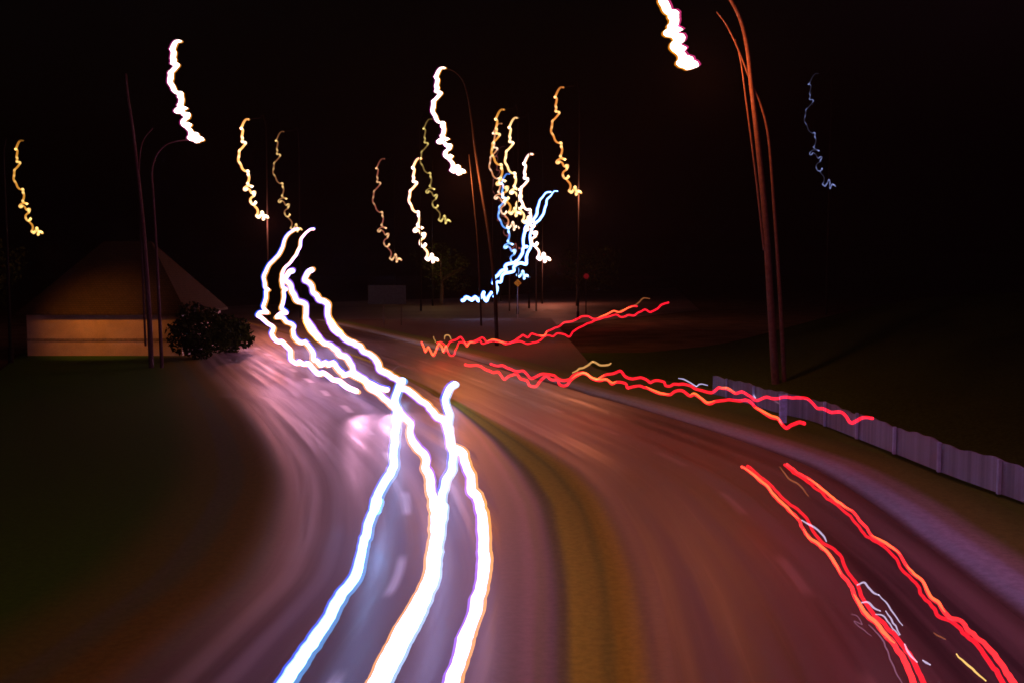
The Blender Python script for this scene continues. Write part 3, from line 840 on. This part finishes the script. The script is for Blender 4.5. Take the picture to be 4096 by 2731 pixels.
# small glints of reflected light, modelled as glowing tubes
lilac = gm('lilac_light', srgb(190, 180, 215), 1.0)
greyl = gm('grey_lilac_light', srgb(120, 85, 110), 0.9)
yel = gm('yellow_light', srgb(250, 205, 110), 1.1)
tan = gm('tan_light', srgb(150, 85, 45), 0.8)
sand = gm('sand_light', srgb(205, 150, 85), 1.0)
SG = 'small streaks of reflected light beside the tail light trails'
GL = [
 (C8([(520, 470), (570, 500), (610, 525), (660, 570), (685, 612)]), 8, lilac, 'pale streak leaving the near left red trail highest up'),
 (C8([(890, 902), (940, 890), (970, 925), (1000, 955), (1035, 970)]), 8, lilac, 'pale hooked streak between the near red trails at its upper end'),
 (C8([(1035, 970), (1090, 1030), (1140, 1100), (1195, 1180)]), 6, lilac, 'long thin pale streak hanging below the pale hooked one'),
 (C8([(920, 1027), (960, 1020), (1000, 1058), (1045, 1078)]), 8, lilac, 'short pale streak touching the near left red trail half way down'),
 (C8([(1015, 1105), (1060, 1110), (1110, 1170), (1175, 1245)]), 6, lilac, 'pale streak running along the right side of the near left red trail'),
 (C8([(1080, 1080), (1130, 1150), (1178, 1240)]), 7, lilac, 'pale straight streak beside the longer one between the near red trails'),
 (C8([(1210, 1300), (1240, 1370), (1290, 1420)]), 9, lilac, 'white blotch streak lying on the near left red trail low down'),
 (C8([(1330, 1412), (1355, 1428), (1380, 1445)]), 9, lilac, 'tiny pale dash alone between the near red trails'),
 (C8([(970, 1170), (1050, 1260), (1100, 1360), (1140, 1470), (1195, 1568)]), 6, greyl, 'grey lilac streak following the left side of the near left red trail'),
 (C8([(850, 1105), (890, 1115), (925, 1170), (870, 1150), (940, 1210), (985, 1250)]), 3.5, greyl, 'faint grey zigzag streak left of the near left red trail'),
 (C8([(1555, 1370), (1620, 1430), (1680, 1480), (1755, 1550)]), 9, yel, 'yellow streak between the near red trails at the bottom'),
 (C8([(1405, 1225), (1440, 1250), (1480, 1270)]), 6, tan, 'small tan streak above the yellow one'),
 (C8([(370, 115), (430, 190), (510, 240), (560, 310)]), 6, tan, 'tan streak between the near red trails at their far end'),
 (C7([(865, 275), (900, 285), (940, 300), (985, 322), (1000, 310), (1060, 317)]), 5, lilac, 'pale jagged streak above the middle red trails'),
 (C7([(1332, 362), (1360, 372), (1388, 402)]), 8, lilac, 'bright pale streak touching the upper middle red trail'),
 (C7([(1500, 420), (1540, 438), (1562, 466)]), 6, greyl, 'dull lilac streak curling down to the blue marker post'),
 (C6([(1480, 732), (1530, 690), (1580, 680), (1650, 635), (1720, 665), (1780, 660), (1805, 640)]), 8, sand, 'sandy wavy streak rising above the middle red trails'),
 (C6([(2135, 95), (2080, 95), (2030, 135), (1980, 170), (1890, 190)]), 5, tan, 'brown hooked streak over the far red trails'),
 (C6([(380, 440), (390, 410), (420, 408), (438, 445)]), 5, sand, 'small sandy arch above the left end of the far red trails'),
 (C6([(288, 425), (300, 465)]), 5, sand, 'tiny sandy dash left of the sandy arch'),
 (C2([(1530, 650), (1560, 605), (1612, 575)]), 3, greyl, 'faint grey curl above the thick right headlight trail'),
]
for px, w, m, lab in GL:
    trailo = trail_points(px, 0.55, 90, 4, [w * .55] + [w] * (len(px) - 2) + [w * .6])
    P, R = trailo
    s = Shape(); s.tube(P, R, 8)
    tag(s.build('light_streak', m, origin=(P[-1][0], P[-1][1], P[-1][2])), lab, 'light streak', SG)

# ------------------------------------------------------------------ garage on the left
def wall_mat():
    k = Nodes('garage_render')
    tc = k.new('ShaderNodeTexCoord').outputs['Object']
    n = k.noise(tc, 0.8, 5); n2 = k.noise(tc, 14, 4)
    c = k.mix(k.smooth(n, 0.3, 0.7), (0.26, 0.20, 0.15), (0.36, 0.28, 0.20))
    c = k.mix(k.math('MULTIPLY', k.smooth(n2, 0.45, 0.7), 0.4), c, (0.18, 0.14, 0.11))
    k.base(c); k.p.inputs['Roughness'].default_value = 0.9
    return k.m
def brick_mat():
    k = Nodes('roof_tiles')
    tc = k.new('ShaderNodeTexCoord').outputs['Object']
    b = k.new('ShaderNodeTexBrick'); k.l.new(tc, b.inputs['Vector'])
    b.inputs['Scale'].default_value = 2.2; b.inputs['Color1'].default_value = (.032, .024, .014, 1); b.inputs['Color2'].default_value = (.04, .03, .017, 1)
    b.inputs['Mortar'].default_value = (.010, .008, .007, 1)
    k.base(b.outputs['Color']); k.p.inputs['Roughness'].default_value = 0.95; k.p.inputs['Specular IOR Level'].default_value = 0.0
    return k.m
YG = 60.0
xl, xr = at(110, 1400, YG)[0], at(730, 1400, YG)[0]
gz = -0.1
wall_h = at(400, 1240, YG)[2]
ridge = at(300, 965, YG + 4)[2]
root = empty('garage', ((xl + xr) / 2, YG, gz))
s = Shape()
W_ = xr - xl; D_ = 8.0
s.box(((xl + xr) / 2, YG + D_ / 2, gz + wall_h / 2), (W_, D_, wall_h))
s.build('wall', wall_mat(), root, smooth=False)
s = Shape()
y0 = YG + D_ / 2; zl = wall_h + gz - .05; hip = 3.2
ex = [(xl - .4, YG - .4, zl), (xr + .4, YG - .4, zl), (xr + .4, YG + D_ + .4, zl), (xl - .4, YG + D_ + .4, zl)]
rg = [(xl + hip, y0, ridge), (xr - hip, y0, ridge)]
s.quad(ex[0], ex[1], rg[1], rg[0]); s.quad(ex[2], ex[3], rg[0], rg[1])
for p_ in ((ex[1], ex[2], rg[1]), (ex[3], ex[0], rg[0])):
    b0 = len(s.v); s.v += list(p_); s.c += [(1, 1, 1)] * 3; s.f.append((b0, b0 + 1, b0 + 2))
dn = lambda q: (q[0], q[1], q[2] - .14)
for i in range(4):
    s.quad(dn(ex[i]), dn(ex[(i + 1) % 4]), ex[(i + 1) % 4], ex[i])
s.build('roof', brick_mat(), root, smooth=False)
s = Shape(); s.box(((xl + xr) / 2, YG - .03, gz + 1.05), (W_, .05, .16)); s.build('ledge', plain('ledge_stone', (.14, .11, .09), .9), root, smooth=False)
tag(root, 'low garage with a pitched roof and an orange lit wall on the left', 'garage')

# ------------------------------------------------------------------ fence along the right verge
M_FENCE = plain('fence_paint', (0.34, 0.46, 0.68), 0.7, 0.0, 0.4, 1.2)
root = empty('board_fence', (XFB[60], YS[60], 0.2))
ysf = np.arange(17.0, 36.0, 0.30)
fx = lambda y: float(np.interp(y, YS, XFB))
s = Shape(); posts = []
ysf = np.arange(16.0, 39.4, 0.15)
top = lambda y: 0.22 + 0.70 + 0.03 * math.sin(y * 2.1) + 0.02 * math.sin(y * 7.3)
n0 = 0; alo = []
for y in ysf:
    x = fx(y)
    for dx, z in ((0.0, 0.2), (0.0, top(y)), (0.05, top(y)), (0.05, 0.2)):
        s.v.append((x + dx, y, z)); s.c.append((1, 1, 1)); alo.append(y)
for i in range(len(ysf) - 1):
    for j in range(3):
        a_ = i * 4 + j
        s.f.append((a_, a_ + 1, a_ + 5, a_ + 4))
k = Nodes('board_paint')
al = k.attr('along')
n1 = k.noise(k.combine(al, 0.0), 3.2, 3, .6); n2 = k.noise(k.combine(al, 5.0), 0.55, 2)
c = k.mix(k.smooth(n1, .3, .7), (.08, .095, .12), (.19, .225, .30))
c = k.mix(k.math('MULTIPLY', k.smooth(n2, .4, .7), .5), c, (.13, .12, .16))
tc = k.new('ShaderNodeTexCoord').outputs['Object']
k.base(k.mix(k.math('MULTIPLY', k.smooth(k.noise(tc, 5, 4), .4, .7), .35), c, (.14, .15, .16)))
k.p.inputs['Roughness'].default_value = .8
s.build('boards', k.m, root, smooth=False, attrs={'along': alo})
MP = plain('fence_post_paint', (0.22, 0.29, 0.44), 0.6, 0.0, 0.2, 2)
for y in np.arange(16.6, 39.2, 2.4):
    s = Shape(); s.box((fx(y) - .05, y, 0.2 + (top(y) - .2) / 2 + .015), (0.07, 0.09, top(y) - .2 + .03)); s.build('post', MP, root, smooth=False)
tag(root, 'low pale board fence along the right verge at the foot of the hill', 'fence')
# blue marker post
p = on_plane(3131, 1690, 0.1)
s = Shape(); s.box((p[0], p[1], .1 + .45), (.22, .14, .9)); s.box((p[0], p[1], 1.02), (.26, .18, .06))
tag(s.build('marker_post', plain('blue_paint', (0.30, 0.42, 0.75), .5), smooth=False, origin=(p[0], p[1], .1)), 'short blue marker post at the end of the pale fence', 'marker post')

# ------------------------------------------------------------------ road sign and far bits
Y = 92.0
root = empty('road_sign', at(1548, 1306, Y))
a, b = at(1472, 1142, Y), at(1624, 1218, Y)
s = Shape(); s.box(((a[0] + b[0]) / 2, Y, (a[2] + b[2]) / 2), (b[0] - a[0], .08, a[2] - b[2])); s.build('panel', plain('sign_face', (0.028, 0.05, 0.065), .7), root, smooth=False)
for px in (1534, 1605):
    t = at(px, 1160, Y + .12); s = Shape(); s.tube(np.array([(t[0], Y + .12, -.1), (t[0], Y + .12, t[2])]), .07, 8); s.build('leg', M_DIM, root)
tag(root, 'dull blue grey road sign board on two legs by the far road', 'road sign')

Y = 105.0
p = at(2071, 1133, Y); root = empty('warning_sign', (p[0], Y, -.1))
s = Shape(); s.box((0, 0, 0), (1, 1, 1))
s = Shape(); r_ = .42
b0 = 0
for yy in (-.03, .03):
    for dx, dz in ((0, -r_), (r_, 0), (0, r_), (-r_, 0)):
        s.v.append((p[0] + dx, Y + yy, p[2] + dz)); s.c.append((1, 1, 1))
s.f += [(0, 1, 2, 3), (7, 6, 5, 4)] + [(i, i + 4, (i + 1) % 4 + 4, (i + 1) % 4) for i in range(4)]
s.build('plate', plain('yellow_paint', (0.75, 0.42, 0.03), .5), root, smooth=False)
s = Shape(); s.tube(np.array([(p[0], Y + .08, -.1), (p[0], Y + .08, p[2])]), .04, 6); s.build('post', M_STEEL, root)
tag(root, 'small yellow diamond warning sign in the distance', 'warning sign')
for (px, y0, y1, lab) in [(2038, 1040, 1200, 'thin far pole beside the yellow warning sign'), (2145, 1040, 1200, 'thin far pole right of the yellow warning sign')]:
    t = at(px, y0, 130); s = Shape(); s.tube(np.array([(t[0], 130, -.1), (t[0], 130, t[2])]), .10, 8)
    tag(s.build('pole', M_DIM, origin=(t[0], 130, -.1)), lab, 'pole', 'thin poles by the far road')
p = at(2345, 1106, 120); root = empty('signal_light', (p[0], 120, -.1))
s = Shape(); s.ball(p, .33, seg=12, rings=8); s.build('lens', glow_mat('signal_red', srgb(120, 10, 22), .5), root)
s = Shape(); s.tube(np.array([(p[0], 120.2, -.1), (p[0], 120.2, p[2] - .2)]), .07, 8); s.build('post', M_DARK, root)
tag(root, 'dim red signal light on a dark post in the distance', 'signal light')

# trees in the dark behind the lamps
M_LEAF = plain('leaves', (0.028, 0.045, 0.008), .8, 0, .5, 1.5, 0.0)
M_BARK = plain('bark', (0.06, 0.045, 0.035), .9)
def tree(x, y, h, w, lab, n=1500):
    root = empty('tree', (x, y, -.1))
    s = Shape()
    s.tube(np.array([(x, y, -.1), (x + .1, y, h * .3), (x - .1, y + .1, h * .6), (x, y, h * .85)]), np.array([.28, .22, .13, .04]) * h / 8, 8)
    for k in range(6):
        a = rng.uniform(0, 6.28); zz = h * rng.uniform(.35, .6)
        s.tube(np.array([(x, y, zz), (x + math.cos(a) * w * .4, y + math.sin(a) * w * .4, zz + h * .2)]), np.array([.08, .03]) * h / 8, 6)
    s.build('trunk', M_BARK, root)
    s = Shape()
    cl = [(x + rng.normal(0, w * .28), y + rng.normal(0, w * .28), h * rng.uniform(.4, .95), w * rng.uniform(.16, .3)) for _ in range(16)]
    for k in range(n):
        c = cl[rng.integers(len(cl))]
        d = rng.normal(0, 1, 3); d /= np.linalg.norm(d); d *= c[3] * rng.uniform(.4, 1) ** .5
        q = np.array(c[:3]) + d
        u = rng.normal(0, 1, 3); u /= np.linalg.norm(u); v = np.cross(u, rng.normal(0, 1, 3)); v /= np.linalg.norm(v)
        L = rng.uniform(.10, .22) * h / 8
        s.quad(q - u * L, q + v * L * .5, q + u * L, q - v * L * .5)
    s.build('crown', M_LEAF, root, smooth=False)
    tag(root, lab, 'tree', 'dark trees in the background')
q = at(1765, 1100, 156); tree(q[0], 156, 9.0, 8.0, 'dark tree faintly lit yellow under the white lamp light left of the centre')
q = at(2310, 1100, 150); tree(q[0], 150, 8.0, 9.0, 'dark tree right of the tangled lamp lights')
q = at(10, 1300, 64); tree(q[0], 62, 7.5, 3.6, 'dark narrow tree at the left end of the garage')

M_BUSH = plain('bush_leaves', (0.010, 0.014, 0.003), .9, 0, .5, 1.5, 0.0)
def bush(x, y, h, w, lab, n=900):
    root = empty('bush', (x, y, -.1))
    s = Shape()
    for k in range(7):
        a = rng.uniform(0, 6.28)
        s.tube(np.array([(x, y, -.1), (x + math.cos(a) * w * .2, y + math.sin(a) * w * .2, h * .7)]), np.array([.05, .02]), 6)
    s.build('stem', M_BARK, root)
    s = Shape()
    for k in range(n):
        d = rng.normal(0, 1, 3); d /= np.linalg.norm(d); d *= rng.uniform(.3, 1) ** .5 * (1 + .25 * math.sin(3 * d[0] + 5 * d[1] + 4 * d[2]))
        q = np.array([x, y, h * .52]) + d * np.array([w / 2, w / 2, h * .5])
        u = rng.normal(0, 1, 3); u /= np.linalg.norm(u); v = np.cross(u, rng.normal(0, 1, 3)); v /= np.linalg.norm(v)
        L = rng.uniform(.10, .2)
        s.quad(q - u * L, q + v * L * .5, q + u * L, q - v * L * .5)
    s.build('foliage', M_BUSH, root, smooth=False)
    tag(root, lab, 'bush', 'bushes beside the garage')
q = at(800, 1350, 58); bush(q[0], 58, 3.0, 3.2, 'dark rounded bush at the right end of the garage', 2600)
q = at(905, 1350, 62); bush(q[0], 63, 2.2, 2.6, 'small dark bush between the garage and the road bend', 2000)


# night air that catches the lamp light
s = Shape()
s.box((0, 640, 13.6), (1840, 1560, 30))
M_AIR = bpy.data.materials.new('night_air'); M_AIR.use_nodes = True
ht = M_AIR.node_tree; ht.nodes.remove(ht.nodes['Principled BSDF'])
vol = ht.nodes.new('ShaderNodeVolumePrincipled')
vol.inputs['Color'].default_value = (.85, .8, .9, 1); vol.inputs['Density'].default_value = 0.0001
vol.inputs['Anisotropy'].default_value = 0.3
ht.links.new(vol.outputs[0], ht.nodes['Material Output'].inputs['Volume'])
struct(s.build('haze', M_AIR, smooth=False), 'stuff')
